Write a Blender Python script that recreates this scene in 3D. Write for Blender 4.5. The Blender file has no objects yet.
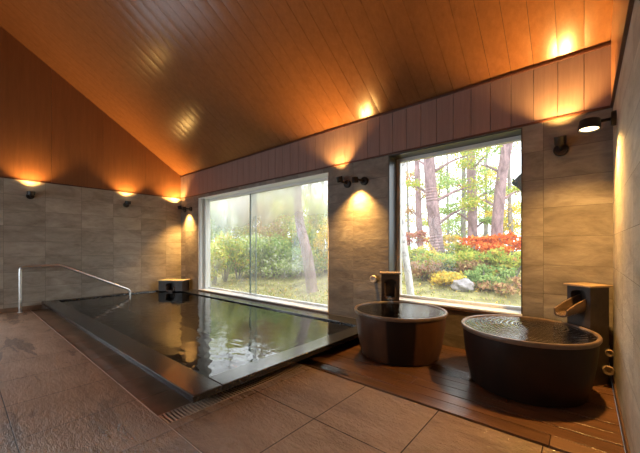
import bpy, math, random
import numpy as np
from mathutils import Vector, Matrix

rnd = random.Random(7)
nrng = np.random.default_rng(11)
C = bpy.context.scene.collection
scene = bpy.context.scene

# ------------------------------------------------------------------ camera, sky, exposure
EYE = 1.25
cam = bpy.data.cameras.new('camera')
cam.sensor_width = 36.0
cam.lens = 311.0 / 640.0 * 36.0
cam.shift_y = 20.5 / 640.0
cam.clip_start = 0.02
cam.clip_end = 300
camo = bpy.data.objects.new('camera', cam)
C.objects.link(camo)
camo.location = (0, 0, EYE)
camo.rotation_euler = (math.pi / 2, 0, math.radians(40.4))
scene.camera = camo

world = bpy.data.worlds.new('overcast_sky')
scene.world = world
world.use_nodes = True
wn = world.node_tree.nodes
wl = world.node_tree.links
bg = wn['Background']
SKY = 2.7
# overcast sky, slightly brighter overhead than at the horizon
tc = wn.new('ShaderNodeTexCoord')
sx = wn.new('ShaderNodeSeparateXYZ')
rp = wn.new('ShaderNodeValToRGB')
rp.color_ramp.elements[0].position = 0.0
rp.color_ramp.elements[0].color = (0.80, 0.90, 1.0, 1)
rp.color_ramp.elements[1].position = 0.45
rp.color_ramp.elements[1].color = (0.97, 0.985, 1.0, 1)
wl.new(tc.outputs['Generated'], sx.inputs[0])
wl.new(sx.outputs['Z'], rp.inputs[0])
wl.new(rp.outputs[0], bg.inputs['Color'])
bg.inputs['Strength'].default_value = SKY

scene.view_settings.view_transform = 'Standard'
scene.view_settings.look = 'None'
scene.view_settings.exposure = 0.75
scene.view_settings.gamma = 1.0
scene.view_settings.use_curve_mapping = False
try:
    scene.cycles.use_denoising = True
    scene.cycles.sample_clamp_indirect = 4.0
    scene.cycles.max_bounces = 10
    scene.cycles.transparent_max_bounces = 16
    scene.cycles.caustics_reflective = False
    scene.cycles.caustics_refractive = False
except Exception:
    pass

LAMP = 2.05          # overall strength of the wall lamps
WARM = (1.0, 0.55, 0.15)


def portal(x0, x1, z0, z1, y, face=-1):
    l = bpy.data.lights.new('window_portal', 'AREA')
    l.shape = 'RECTANGLE'
    l.size = x1 - x0
    l.size_y = z1 - z0
    l.cycles.is_portal = True
    o = bpy.data.objects.new('window_portal', l)
    C.objects.link(o)
    o.location = ((x0 + x1) / 2, y, (z0 + z1) / 2)
    o.rotation_euler = (face * math.pi / 2, 0, 0)      # faces into the room
    return o


# ------------------------------------------------------------------ materials
def nt(name):
    m = bpy.data.materials.new(name)
    m.use_nodes = True
    return m, m.node_tree.nodes, m.node_tree.links, m.node_tree.nodes['Principled BSDF']


def ramp(n, stops):
    r = n.new('ShaderNodeValToRGB')
    e = r.color_ramp.elements
    while len(e) < len(stops):
        e.new(0.5)
    for i, (p, c) in enumerate(stops):
        e[i].position = p
        e[i].color = (c[0], c[1], c[2], 1) if not isinstance(c, (int, float)) else (c, c, c, 1)
    return r


def coords(n, l, scale=(1, 1, 1), rot=(0, 0, 0), loc=(0, 0, 0)):
    t = n.new('ShaderNodeTexCoord')
    m = n.new('ShaderNodeMapping')
    m.inputs['Scale'].default_value = scale
    m.inputs['Rotation'].default_value = rot
    m.inputs['Location'].default_value = loc
    l.new(t.outputs['Object'], m.inputs[0])
    return m.outputs[0]


def noise(n, l, vec, scale, detail=4, rough=0.55, dist=0.0):
    x = n.new('ShaderNodeTexNoise')
    x.inputs['Scale'].default_value = scale
    x.inputs['Detail'].default_value = detail
    x.inputs['Roughness'].default_value = rough
    x.inputs['Distortion'].default_value = dist
    l.new(vec, x.inputs['Vector'])
    return x.outputs['Fac']


def mixc(n, l, fac, a, b, mode='MIX'):
    x = n.new('ShaderNodeMix')
    x.data_type = 'RGBA'
    x.blend_type = mode
    for s, v in ((x.inputs['Factor'], fac), (x.inputs['A'], a), (x.inputs['B'], b)):
        if hasattr(v, 'is_linked'):
            l.new(v, s)
        elif isinstance(v, (int, float)):
            s.default_value = v
        else:
            s.default_value = (v[0], v[1], v[2], 1)
    return x.outputs['Result']


def math_(n, l, op, a, b=0.0, clamp=False):
    x = n.new('ShaderNodeMath')
    x.operation = op
    x.use_clamp = clamp
    for s, v in ((x.inputs[0], a), (x.inputs[1], b)):
        if hasattr(v, 'is_linked'):
            l.new(v, s)
        else:
            s.default_value = v
    return x.outputs[0]


def bump(n, l, h, strength, dist, normal=None):
    b = n.new('ShaderNodeBump')
    b.inputs['Strength'].default_value = strength
    b.inputs['Distance'].default_value = dist
    l.new(h, b.inputs['Height'])
    if normal is not None:
        l.new(normal, b.inputs['Normal'])
    return b.outputs[0]


def wood(name, c1, c2, axis, rough=0.38, grain=1.0, bmp=0.15, spec=0.5):
    """long grain along axis"""
    m, n, l, p = nt(name)
    sc = [14, 14, 14]
    sc[axis] = 0.9
    v = coords(n, l, sc)
    f = noise(n, l, v, 1.6 * grain, 6, 0.6, 0.4)
    f2 = noise(n, l, v, 7 * grain, 3, 0.6)
    mm = math_(n, l, 'ADD', math_(n, l, 'MULTIPLY', f, 0.7), math_(n, l, 'MULTIPLY', f2, 0.3))
    r = ramp(n, [(0.3, c1), (0.72, c2)])
    l.new(mm, r.inputs[0])
    l.new(r.outputs[0], p.inputs['Base Color'])
    p.inputs['Roughness'].default_value = rough
    p.inputs['Specular IOR Level'].default_value = spec
    l.new(bump(n, l, f2, bmp, 0.004), p.inputs['Normal'])
    return m


def stone_wall(name, plane, c1, c2, c3):
    """large-format stacked stone tiles; plane 'x' = wall along X, 'y' = wall along Y"""
    m, n, l, p = nt(name)
    t = n.new('ShaderNodeTexCoord')
    s = n.new('ShaderNodeSeparateXYZ')
    l.new(t.outputs['Object'], s.inputs[0])
    cx = n.new('ShaderNodeCombineXYZ')
    if plane == 'x':
        u = math_(n, l, 'ADD', s.outputs['X'], 0.33 + 6.0)
    else:
        u = math_(n, l, 'ADD', s.outputs['Y'], 6.0)
    l.new(u, cx.inputs[0])
    l.new(math_(n, l, 'ADD', s.outputs['Z'], -0.16 + 3.0), cx.inputs[1])
    b = n.new('ShaderNodeTexBrick')
    b.offset = 0.0
    b.inputs['Scale'].default_value = 1.0
    b.inputs['Brick Width'].default_value = 0.6
    b.inputs['Row Height'].default_value = 0.3
    b.inputs['Mortar Size'].default_value = 0.0022
    b.inputs['Mortar Smooth'].default_value = 0.4
    b.inputs['Color1'].default_value = (0.0, 0.0, 0.0, 1)
    b.inputs['Color2'].default_value = (1.0, 1.0, 1.0, 1)
    b.inputs['Mortar'].default_value = (0.5, 0.5, 0.5, 1)
    l.new(cx.outputs[0], b.inputs['Vector'])
    # per-tile offset of the mottling so that neighbouring tiles differ
    off = n.new('ShaderNodeVectorMath')
    off.operation = 'MULTIPLY_ADD'
    off.inputs[1].default_value = (5.3, 3.1, 4.7)
    l.new(b.outputs['Color'], off.inputs[0])
    sc2 = n.new('ShaderNodeMapping')
    sc2.inputs['Scale'].default_value = (0.75, 0.75, 2.0)
    l.new(t.outputs['Object'], sc2.inputs[0])
    l.new(sc2.outputs[0], off.inputs[2])
    n1 = noise(n, l, off.outputs[0], 2.6, 6, 0.62, 0.7)
    n2 = noise(n, l, off.outputs[0], 14, 6, 0.65)
    r = ramp(n, [(0.34, c1), (0.5, c2), (0.66, c3)])
    l.new(math_(n, l, 'ADD', math_(n, l, 'MULTIPLY', n1, 0.75), math_(n, l, 'MULTIPLY', n2, 0.25)), r.inputs[0])
    tint = mixc(n, l, 0.22, r.outputs[0], b.outputs['Color'], 'SOFT_LIGHT')
    col = mixc(n, l, b.outputs['Fac'], tint, (c1[0] * 0.55, c1[1] * 0.55, c1[2] * 0.55))
    l.new(col, p.inputs['Base Color'])
    p.inputs['Roughness'].default_value = 0.62
    p.inputs['Specular IOR Level'].default_value = 0.35
    h = math_(n, l, 'SUBTRACT', math_(n, l, 'ADD', math_(n, l, 'MULTIPLY', n1, 0.8), math_(n, l, 'MULTIPLY', n2, 0.35)),
              math_(n, l, 'MULTIPLY', b.outputs['Fac'], 0.5))
    l.new(bump(n, l, h, 0.55, 0.02), p.inputs['Normal'])
    return m


def floor_stone(name):
    """split-faced slate tiles, partly wet"""
    m, n, l, p = nt(name)
    t = n.new('ShaderNodeTexCoord')
    s = n.new('ShaderNodeSeparateXYZ')
    l.new(t.outputs['Object'], s.inputs[0])
    cx = n.new('ShaderNodeCombineXYZ')
    l.new(math_(n, l, 'ADD', s.outputs['X'], 0.85 + 13.0), cx.inputs[0])
    l.new(math_(n, l, 'ADD', s.outputs['Y'], -0.255 + 7.2), cx.inputs[1])
    b = n.new('ShaderNodeTexBrick')
    b.offset = 0.0
    b.inputs['Scale'].default_value = 1.0
    b.inputs['Brick Width'].default_value = 0.65
    b.inputs['Row Height'].default_value = 0.72
    b.inputs['Mortar Size'].default_value = 0.0035
    b.inputs['Mortar Smooth'].default_value = 0.2
    l.new(cx.outputs[0], b.inputs['Vector'])
    mp = n.new('ShaderNodeMapping')
    mp.inputs['Rotation'].default_value = (0, 0, 0.5)
    mp.inputs['Scale'].default_value = (1.0, 2.2, 1.0)
    l.new(t.outputs['Object'], mp.inputs[0])
    n1 = noise(n, l, mp.outputs[0], 2.2, 7, 0.6, 0.5)
    n2 = noise(n, l, mp.outputs[0], 15, 5, 0.6, 0.15)
    n3 = noise(n, l, mp.outputs[0], 60, 3, 0.6)
    r = ramp(n, [(0.3, (0.25, 0.155, 0.098)), (0.55, (0.36, 0.235, 0.157)), (0.8, (0.46, 0.315, 0.22))])
    l.new(math_(n, l, 'ADD', math_(n, l, 'MULTIPLY', n1, 0.7), math_(n, l, 'MULTIPLY', n2, 0.3)), r.inputs[0])
    # splashed tiles towards the tubs; wet stains with a shape of their own on the others
    wet = n.new('ShaderNodeMapRange')
    wet.inputs['From Min'].default_value = -3.3
    wet.inputs['From Max'].default_value = -1.9
    l.new(s.outputs['X'], wet.inputs['Value'])
    st = math_(n, l, 'SUBTRACT', 0.6, math_(n, l, 'MULTIPLY', wet.outputs[0], 0.42))
    ms = n.new('ShaderNodeMapping')
    ms.inputs['Rotation'].default_value = (0, 0, -0.25)
    ms.inputs['Scale'].default_value = (0.55, 2.4, 1.0)
    l.new(t.outputs['Object'], ms.inputs[0])
    w1 = noise(n, l, ms.outputs[0], 1.7, 5, 0.62, 0.6)
    wm = ramp(n, [(0.555, 0.0), (0.60, 1.0)])
    l.new(w1, wm.inputs[0])
    col = mixc(n, l, math_(n, l, 'MULTIPLY', wm.outputs[0], st), r.outputs[0], (0.06, 0.028, 0.014))
    col = mixc(n, l, b.outputs['Fac'], col, (0.045, 0.028, 0.02))
    l.new(col, p.inputs['Base Color'])
    rr = math_(n, l, 'SUBTRACT', 0.62, math_(n, l, 'MULTIPLY', wet.outputs[0], 0.42))
    rr = math_(n, l, 'SUBTRACT', rr, math_(n, l, 'MULTIPLY', wm.outputs[0], 0.1))
    l.new(rr, p.inputs['Roughness'])
    h = math_(n, l, 'ADD', math_(n, l, 'MULTIPLY', n2, 0.7), math_(n, l, 'MULTIPLY', n3, 0.2))
    h = math_(n, l, 'SUBTRACT', h, math_(n, l, 'MULTIPLY', b.outputs['Fac'], 0.6))
    h = math_(n, l, 'MULTIPLY', h, math_(n, l, 'ADD', math_(n, l, 'MULTIPLY', wet.outputs[0], 0.75), 0.25))
    l.new(bump(n, l, h, 0.8, 0.05), p.inputs['Normal'])
    l.new(math_(n, l, 'ADD', math_(n, l, 'MULTIPLY', wet.outputs[0], 0.6), 0.35), p.inputs['Specular IOR Level'])
    return m


def plain(name, col, rough=0.5, metal=0.0, spec=0.5, var=0.0, vscale=8, bmp=0.0, coat=0.0):
    m, n, l, p = nt(name)
    p.inputs['Roughness'].default_value = rough
    p.inputs['Metallic'].default_value = metal
    p.inputs['Specular IOR Level'].default_value = spec
    p.inputs['Coat Weight'].default_value = coat
    p.inputs['Coat Roughness'].default_value = 0.12
    v = coords(n, l)
    f = noise(n, l, v, vscale, 5, 0.6)
    a = tuple(c * (1 - var) for c in col)
    b = tuple(min(1, c * (1 + var)) for c in col)
    r = ramp(n, [(0.3, a), (0.7, b)])
    l.new(f, r.inputs[0])
    l.new(r.outputs[0], p.inputs['Base Color'])
    if bmp:
        l.new(bump(n, l, f, bmp, 0.01), p.inputs['Normal'])
    return m


def water_mat(name, ripple_scale, strength, tint, rings=None, stretch=(1, 1, 1), rough=0.015, ior=1.5):
    m = bpy.data.materials.new(name)
    m.use_nodes = True
    n, l = m.node_tree.nodes, m.node_tree.links
    n.remove(n['Principled BSDF'])
    out = n['Material Output']
    v = coords(n, l, stretch)
    f = noise(n, l, v, ripple_scale, 2, 0.45, 0.3)
    if rings:
        w = n.new('ShaderNodeTexWave')
        w.wave_type = 'RINGS'
        w.rings_direction = 'Z'
        w.inputs['Scale'].default_value = rings[2]
        w.inputs['Distortion'].default_value = 1.2
        w.inputs['Detail'].default_value = 1
        cv = coords(n, l, loc=(-rings[0], -rings[1], 0))
        l.new(cv, w.inputs['Vector'])
        f = math_(n, l, 'ADD', math_(n, l, 'MULTIPLY', f, 0.5), math_(n, l, 'MULTIPLY', w.outputs['Fac'], 0.5))
    nb = bump(n, l, f, strength, 0.02)
    fr = n.new('ShaderNodeFresnel')
    fr.inputs['IOR'].default_value = ior
    l.new(nb, fr.inputs['Normal'])
    g = n.new('ShaderNodeBsdfGlossy')
    g.inputs['Roughness'].default_value = rough
    l.new(nb, g.inputs['Normal'])
    tr = n.new('ShaderNodeBsdfTransparent')
    tr.inputs['Color'].default_value = (tint[0], tint[1], tint[2], 1)
    mx = n.new('ShaderNodeMixShader')
    l.new(fr.outputs[0], mx.inputs[0])
    l.new(tr.outputs[0], mx.inputs[1])
    l.new(g.outputs[0], mx.inputs[2])
    l.new(mx.outputs[0], out.inputs['Surface'])
    return m


def glass_mat(name, fog=False, veil=0.0):
    m = bpy.data.materials.new(name)
    m.use_nodes = True
    n, l = m.node_tree.nodes, m.node_tree.links
    n.remove(n['Principled BSDF'])
    out = n['Material Output']
    fr = n.new('ShaderNodeFresnel')
    fr.inputs['IOR'].default_value = 1.45
    g = n.new('ShaderNodeBsdfGlossy')
    g.inputs['Roughness'].default_value = 0.0
    tr = n.new('ShaderNodeBsdfTransparent')
    tr.inputs['Color'].default_value = (0.97, 0.985, 0.98, 1)
    body = tr.outputs[0]
    if veil:
        tl = n.new('ShaderNodeBsdfTranslucent')
        tl.inputs['Color'].default_value = (0.93, 0.95, 0.96, 1)
        m0 = n.new('ShaderNodeMixShader')
        m0.inputs[0].default_value = veil
        l.new(tr.outputs[0], m0.inputs[1])
        l.new(tl.outputs[0], m0.inputs[2])
        body = m0.outputs[0]
    if fog:
        # condensation: denser towards the top of the pane and in drifting patches
        t = n.new('ShaderNodeTexCoord')
        s = n.new('ShaderNodeSeparateXYZ')
        l.new(t.outputs['Object'], s.inputs[0])
        mp = n.new('ShaderNodeMapping')
        mp.inputs['Scale'].default_value = (0.8, 0.8, 0.55)
        l.new(t.outputs['Object'], mp.inputs[0])
        f1 = noise(n, l, mp.outputs[0], 1.5, 4, 0.55, 0.5)
        zr = n.new('ShaderNodeMapRange')
        zr.inputs['From Min'].default_value = 1.3
        zr.inputs['From Max'].default_value = 2.6
        l.new(s.outputs['Z'], zr.inputs['Value'])
        xr = n.new('ShaderNodeMapRange')            # a little denser along the sliding leaf
        xr.inputs['From Min'].default_value = -3.4
        xr.inputs['From Max'].default_value = -5.6
        l.new(s.outputs['X'], xr.inputs['Value'])
        k = math_(n, l, 'ADD', math_(n, l, 'MULTIPLY', zr.outputs[0], 0.8),
                  math_(n, l, 'MULTIPLY', math_(n, l, 'SUBTRACT', f1, 0.5), 0.8))
        k = math_(n, l, 'ADD', k, math_(n, l, 'MULTIPLY', xr.outputs[0], 0.18))
        kk = ramp(n, [(0.0, FOG[0]), (1.0, FOG[1])])
        l.new(k, kk.inputs[0])
        tl = n.new('ShaderNodeBsdfTranslucent')
        tl.inputs['Color'].default_value = (0.60, 0.59, 0.61, 1)
        rf = n.new('ShaderNodeBsdfRefraction')
        rf.inputs['IOR'].default_value = 1.12
        rf.inputs['Roughness'].default_value = 0.3
        rf.inputs['Color'].default_value = (0.97, 0.985, 0.98, 1)
        m1 = n.new('ShaderNodeMixShader')
        kb = math_(n, l, 'ADD', math_(n, l, 'MULTIPLY', k, 0.5), 0.06, True)
        l.new(kb, m1.inputs[0])
        l.new(tr.outputs[0], m1.inputs[1])
        l.new(rf.outputs[0], m1.inputs[2])
        m2 = n.new('ShaderNodeMixShader')
        l.new(kk.outputs[0], m2.inputs[0])
        l.new(m1.outputs[0], m2.inputs[1])
        l.new(tl.outputs[0], m2.inputs[2])
        body = m2.outputs[0]
    mx = n.new('ShaderNodeMixShader')
    l.new(math_(n, l, 'MULTIPLY', fr.outputs[0], 0.1 if fog else 0.4), mx.inputs[0])
    l.new(body, mx.inputs[1])
    l.new(g.outputs[0], mx.inputs[2])
    l.new(mx.outputs[0], out.inputs['Surface'])
    return m


FOG = (0.06, 0.66)


def emit(name, col, strength):
    m = bpy.data.materials.new(name)
    m.use_nodes = True
    n, l = m.node_tree.nodes, m.node_tree.links
    n.remove(n['Principled BSDF'])
    e = n.new('ShaderNodeEmission')
    e.inputs['Color'].default_value = (col[0], col[1], col[2], 1)
    e.inputs['Strength'].default_value = strength
    l.new(e.outputs[0], n['Material Output'].inputs['Surface'])
    return m


def leaf_mat(name, transl=0.5):
    m = bpy.data.materials.new(name)
    m.use_nodes = True
    n, l = m.node_tree.nodes, m.node_tree.links
    n.remove(n['Principled BSDF'])
    a = n.new('ShaderNodeAttribute')
    a.attribute_name = 'leaf_colour'
    d = n.new('ShaderNodeBsdfDiffuse')
    t = n.new('ShaderNodeBsdfTranslucent')
    l.new(a.outputs['Color'], d.inputs['Color'])
    l.new(a.outputs['Color'], t.inputs['Color'])
    x = n.new('ShaderNodeMixShader')
    x.inputs[0].default_value = transl
    l.new(d.outputs[0], x.inputs[1])
    l.new(t.outputs[0], x.inputs[2])
    l.new(x.outputs[0], n['Material Output'].inputs['Surface'])
    return m


def bark(name, c1, c2, scale=6, contrast=(0.35, 0.65), stretch=(1, 1, 0.35)):
    m, n, l, p = nt(name)
    v = coords(n, l, stretch)
    f = noise(n, l, v, scale, 6, 0.65, 0.5)
    r = ramp(n, [(contrast[0], c1), (contrast[1], c2)])
    l.new(f, r.inputs[0])
    l.new(r.outputs[0], p.inputs['Base Color'])
    p.inputs['Roughness'].default_value = 0.9
    l.new(bump(n, l, f, 0.6, 0.05), p.inputs['Normal'])
    return m


def glaze(name, c1, c2, stripes):
    """glazed ceramic; stripes = list of (centre angle, half width) of dark poured glaze around the tub"""
    m, n, l, p = nt(name)
    t = n.new('ShaderNodeTexCoord')
    s = n.new('ShaderNodeSeparateXYZ')
    l.new(t.outputs['Object'], s.inputs[0])
    v = coords(n, l, (1, 1, 0.4))
    f = noise(n, l, v, 5, 5, 0.6, 0.4)
    r = ramp(n, [(0.3, c1), (0.75, c2)])
    l.new(f, r.inputs[0])
    col = r.outputs[0]
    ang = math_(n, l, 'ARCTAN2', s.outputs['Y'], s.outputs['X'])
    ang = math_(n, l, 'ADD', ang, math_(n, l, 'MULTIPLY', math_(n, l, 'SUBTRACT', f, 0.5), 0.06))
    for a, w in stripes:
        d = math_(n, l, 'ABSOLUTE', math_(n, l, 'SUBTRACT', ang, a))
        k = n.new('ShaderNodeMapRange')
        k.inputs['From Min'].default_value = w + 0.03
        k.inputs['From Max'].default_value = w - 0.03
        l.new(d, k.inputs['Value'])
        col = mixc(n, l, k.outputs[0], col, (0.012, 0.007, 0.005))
    l.new(col, p.inputs['Base Color'])
    p.inputs['Roughness'].default_value = 0.42
    p.inputs['Specular IOR Level'].default_value = 0.22
    p.inputs['Coat Weight'].default_value = 0.04
    p.inputs['Coat Roughness'].default_value = 0.15
    l.new(bump(n, l, f, 0.08, 0.01), p.inputs['Normal'])
    return m


M = {}
M['ceiling_wood'] = wood('ceiling_wood', (0.185, 0.072, 0.025), (0.255, 0.104, 0.036), 1, 0.25, bmp=0.02, spec=0.4)
M['gable_wood'] = wood('gable_wood', (0.20, 0.078, 0.030), (0.27, 0.112, 0.044), 2, 0.36, bmp=0.05)
M['band_wood'] = wood('band_wood', (0.26, 0.165, 0.14), (0.345, 0.225, 0.19), 2, 0.32, bmp=0.05)  # ceiling wood greyed: cool daylight tint put into the band's colour
M['trim_wood'] = plain('trim_wood', (0.10, 0.035, 0.018), 0.4, var=0.25)
M['shadow_gap'] = plain('gap_backing', (0.03, 0.012, 0.006), 0.8)
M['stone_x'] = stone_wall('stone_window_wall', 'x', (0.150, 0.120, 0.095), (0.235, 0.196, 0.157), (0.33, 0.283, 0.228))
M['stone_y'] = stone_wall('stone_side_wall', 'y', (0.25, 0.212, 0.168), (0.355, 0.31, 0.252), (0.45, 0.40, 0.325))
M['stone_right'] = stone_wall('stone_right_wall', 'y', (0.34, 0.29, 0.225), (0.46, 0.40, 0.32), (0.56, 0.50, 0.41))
M['floor'] = floor_stone('floor_slate')
M['gutter'] = plain('gutter_stone', (0.24, 0.145, 0.09), 0.4, var=0.35, vscale=3, bmp=0.2)
M['curb'] = plain('black_granite', (0.022, 0.022, 0.024), 0.17, var=0.4, vscale=30, bmp=0.06, spec=0.8)
M['basin'] = plain('basin_stone', (0.030, 0.022, 0.017), 0.6, var=0.4, vscale=4)
M['metal'] = plain('brushed_steel', (0.75, 0.74, 0.72), 0.3, metal=1.0)
M['grate'] = plain('drain_steel', (0.62, 0.48, 0.40), 0.4, metal=0.1)
M['drain_dark'] = plain('drain_channel', (0.018, 0.013, 0.011), 0.6)
M['frame_white'] = plain('window_frame_paint', (0.85, 0.84, 0.80), 0.4)
M['frame_dark'] = plain('window_jamb_dark', (0.055, 0.05, 0.047), 0.35)
M['frame_brown'] = plain('window_sill_brown', (0.10, 0.052, 0.03), 0.4, var=0.2)
M['lamp_body'] = plain('lamp_bronze', (0.022, 0.017, 0.014), 0.38, metal=0.3)
M['lens'] = emit('lamp_lens', (1.0, 0.72, 0.36), 5.0)
M['deck'] = wood('deck_wood', (0.065, 0.028, 0.013), (0.19, 0.090, 0.044), 0, 0.28, 0.8, 0.6)
M['deck2'] = wood('deck_wood_light', (0.15, 0.07, 0.034), (0.27, 0.14, 0.07), 0, 0.4, 0.8, 0.3)
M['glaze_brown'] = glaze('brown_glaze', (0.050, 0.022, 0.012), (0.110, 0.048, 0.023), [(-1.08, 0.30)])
M['glaze_dark'] = glaze('dark_glaze', (0.013, 0.007, 0.005), (0.026, 0.012, 0.008), [])
M['glaze_rim'] = plain('rim_glaze', (0.15, 0.10, 0.068), 0.3, var=0.3, vscale=12)
M['post_stone'] = plain('spout_stone', (0.050, 0.033, 0.024), 0.42, var=0.35, vscale=10, bmp=0.1)
M['post_cap'] = plain('spout_cap', (0.30, 0.21, 0.13), 0.4, var=0.25, vscale=10)
M['lamplit_cap'] = plain('lamplit_wood_cap', (0.62, 0.50, 0.34), 0.45, var=0.15, vscale=10)  # pool box cap lightened: the corner lamp's light is put into its colour
M['trough'] = plain('spout_trough', (0.13, 0.078, 0.045), 0.35, var=0.25, vscale=10)
M['valve'] = plain('valve_brass', (0.24, 0.165, 0.105), 0.45, var=0.3)
M['valve_pale'] = plain('valve_pale', (0.55, 0.46, 0.35), 0.4, var=0.1)
M['pool_water'] = water_mat('pool_water', 7.0, 0.22, (0.42, 0.38, 0.33), stretch=(0.8, 1.2, 1), ior=1.8)
M['tub_water'] = water_mat('tub_water', 24, 0.22, (0.38, 0.33, 0.28), rough=0.02, ior=1.65)
M['tub_water_rings'] = water_mat('tub_water_ripples', 14, 0.30, (0.35, 0.30, 0.26), rings=(0.16, 0.17, 7.0), ior=1.65)
M['puddle'] = water_mat('puddle_water', 9, 0.3, (0.7, 0.7, 0.7), rough=0.12, stretch=(1, 9, 1), ior=1.6)
M['stream'] = glass_mat('falling_water')
M['glass'] = glass_mat('clear_glass')
M['glass_veil'] = glass_mat('lightly_misted_glass', veil=0.022)
M['glass_fog'] = glass_mat('steamed_glass', True)
M['leaf'] = leaf_mat('leaves')
M['bark_pink'] = bark('pine_bark', (0.15, 0.092, 0.098), (0.42, 0.275, 0.285), 7)
M['bark_grey'] = bark('grey_bark', (0.13, 0.11, 0.10), (0.33, 0.28, 0.26), 8)
M['bark_birch'] = bark('pale_bark', (0.16, 0.14, 0.14), (0.70, 0.66, 0.66), 11, (0.33, 0.5), (1, 1, 0.8))
M['ground'] = plain('forest_floor', (0.30, 0.27, 0.11), 0.95, var=0.55, vscale=2.5, bmp=0.4)
M['rock'] = plain('grey_rock', (0.33, 0.30, 0.31), 0.9, var=0.4, vscale=6, bmp=0.6)
M['slate_dark'] = plain('dark_sheet', (0.045, 0.05, 0.06), 0.5)
M['exterior'] = plain('exterior_render', (0.45, 0.42, 0.38), 0.9, var=0.1)


# ------------------------------------------------------------------ mesh helpers
class MB:
    def __init__(self):
        self.v = []
        self.f = []

    def add(self, vs, fs):
        b = len(self.v)
        self.v += [tuple(p) for p in vs]
        self.f += [tuple(b + i for i in q) for q in fs]
        return self

    def box(self, x0, y0, z0, x1, y1, z1, mat=None):
        vs = [(x0, y0, z0), (x1, y0, z0), (x1, y1, z0), (x0, y1, z0), (x0, y0, z1), (x1, y0, z1), (x1, y1, z1), (x0, y1, z1)]
        if mat is not None:
            vs = [tuple(mat @ Vector(p)) for p in vs]
        return self.add(vs, [(0, 3, 2, 1), (4, 5, 6, 7), (0, 1, 5, 4), (1, 2, 6, 5), (2, 3, 7, 6), (3, 0, 4, 7)])

    def prism(self, poly, a, b, axis=0):
        """poly of 2D points extruded along axis from a to b; (the other two axes in order)"""
        def pt(p, t):
            q = [p[0], p[1]]
            q.insert(axis, t)
            return tuple(q)
        n = len(poly)
        vs = [pt(p, a) for p in poly] + [pt(p, b) for p in poly]
        fs = [tuple(range(n))[::-1], tuple(range(n, 2 * n))]
        fs += [(i, (i + 1) % n, n + (i + 1) % n, n + i) for i in range(n)]
        return self.add(vs, fs)

    def lathe(self, prof, seg=64, mat=None, closed=True):
        vs, fs = [], []
        k = len(prof)
        for i in range(seg):
            a = 2 * math.pi * i / seg
            for r, z in prof:
                p = Vector((r * math.cos(a), r * math.sin(a), z))
                vs.append(tuple(mat @ p) if mat is not None else tuple(p))
        for i in range(seg):
            j = (i + 1) % seg
            for q in range(k - 1):
                fs.append((i * k + q, j * k + q, j * k + q + 1, i * k + q + 1))
        if closed:
            if prof[0][0] > 1e-5:
                fs.append(tuple(i * k for i in range(seg))[::-1])
            if prof[-1][0] > 1e-5:
                fs.append(tuple(i * k + k - 1 for i in range(seg)))
        return self.add(vs, fs)

    def tube(self, pts, rad, seg=12, cap=True):
        pts = [Vector(p) for p in pts]
        if not hasattr(rad, '__len__'):
            rad = [rad] * len(pts)
        vs, fs = [], []
        ref = None
        for i, p in enumerate(pts):
            d = (pts[min(i + 1, len(pts) - 1)] - pts[max(i - 1, 0)]).normalized()
            if ref is None:
                ref = Vector((0, 0, 1)) if abs(d.z) < 0.9 else Vector((1, 0, 0))
            u = (ref - d * ref.dot(d)).normalized()
            ref = u
            w = d.cross(u)
            for s in range(seg):
                a = 2 * math.pi * s / seg
                vs.append(tuple(p + (u * math.cos(a) + w * math.sin(a)) * rad[i]))
        for i in range(len(pts) - 1):
            for s in range(seg):
                t = (s + 1) % seg
                fs.append((i * seg + s, i * seg + t, (i + 1) * seg + t, (i + 1) * seg + s))
        if cap:
            fs.append(tuple(range(seg))[::-1])
            b = (len(pts) - 1) * seg
            fs.append(tuple(b + s for s in range(seg)))
        return self.add(vs, fs)

    def build(self, name, mat, parent=None, smooth=False, bevel=0.0, loc=None):
        me = bpy.data.meshes.new(name)
        me.from_pydata(self.v, [], self.f)
        me.validate()
        me.update()
        o = bpy.data.objects.new(name, me)
        C.objects.link(o)
        me.materials.append(mat)
        if smooth:
            me.polygons.foreach_set('use_smooth', [True] * len(me.polygons))
            me.set_sharp_from_angle(angle=math.radians(40))
        if bevel:
            b = o.modifiers.new('bevel', 'BEVEL')
            b.width = bevel
            b.segments = 2
            b.limit_method = 'ANGLE'
        if parent is not None:
            o.parent = parent
        if loc is not None:
            o.location = loc
        return o


def tag(o, label, cat, group=None, kind=None):
    if label:
        o['label'] = label
    if cat:
        o['category'] = cat
    if group:
        o['group'] = group
    if kind:
        o['kind'] = kind
    return o


def struct(o):
    o['kind'] = 'structure'
    return o


def empty(name, loc, rz=0.0):
    o = bpy.data.objects.new(name, None)
    C.objects.link(o)
    o.location = loc
    o.rotation_euler = (0, 0, rz)
    o.empty_display_size = 0.1
    return o


def round_path(pts, r, n=6):
    """polyline with its inner corners rounded"""
    pts = [Vector(p) for p in pts]
    out = [pts[0]]
    for i in range(1, len(pts) - 1):
        a = (pts[i - 1] - pts[i]).normalized()
        b = (pts[i + 1] - pts[i]).normalized()
        p0, p2 = pts[i] + a * r, pts[i] + b * r
        for k in range(n + 1):
            t = k / n
            out.append(p0 * (1 - t) ** 2 + pts[i] * 2 * t * (1 - t) + p2 * t * t)
    out.append(pts[-1])
    return out


# ------------------------------------------------------------------ room shell
XL, XR, YB, YF = -8.379, 0.202, 4.0, -3.4
BAND = 2.56                    # top of the stone, foot of the wood band
EAVE = 3.17                    # ceiling at the window wall
SL = 0.651
RIDGE = 0.3
def ceil_z(y):
    return EAVE + (YB - y) * SL if y >= RIDGE else EAVE + (YB - RIDGE) * SL - (RIDGE - y) * SL

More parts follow.
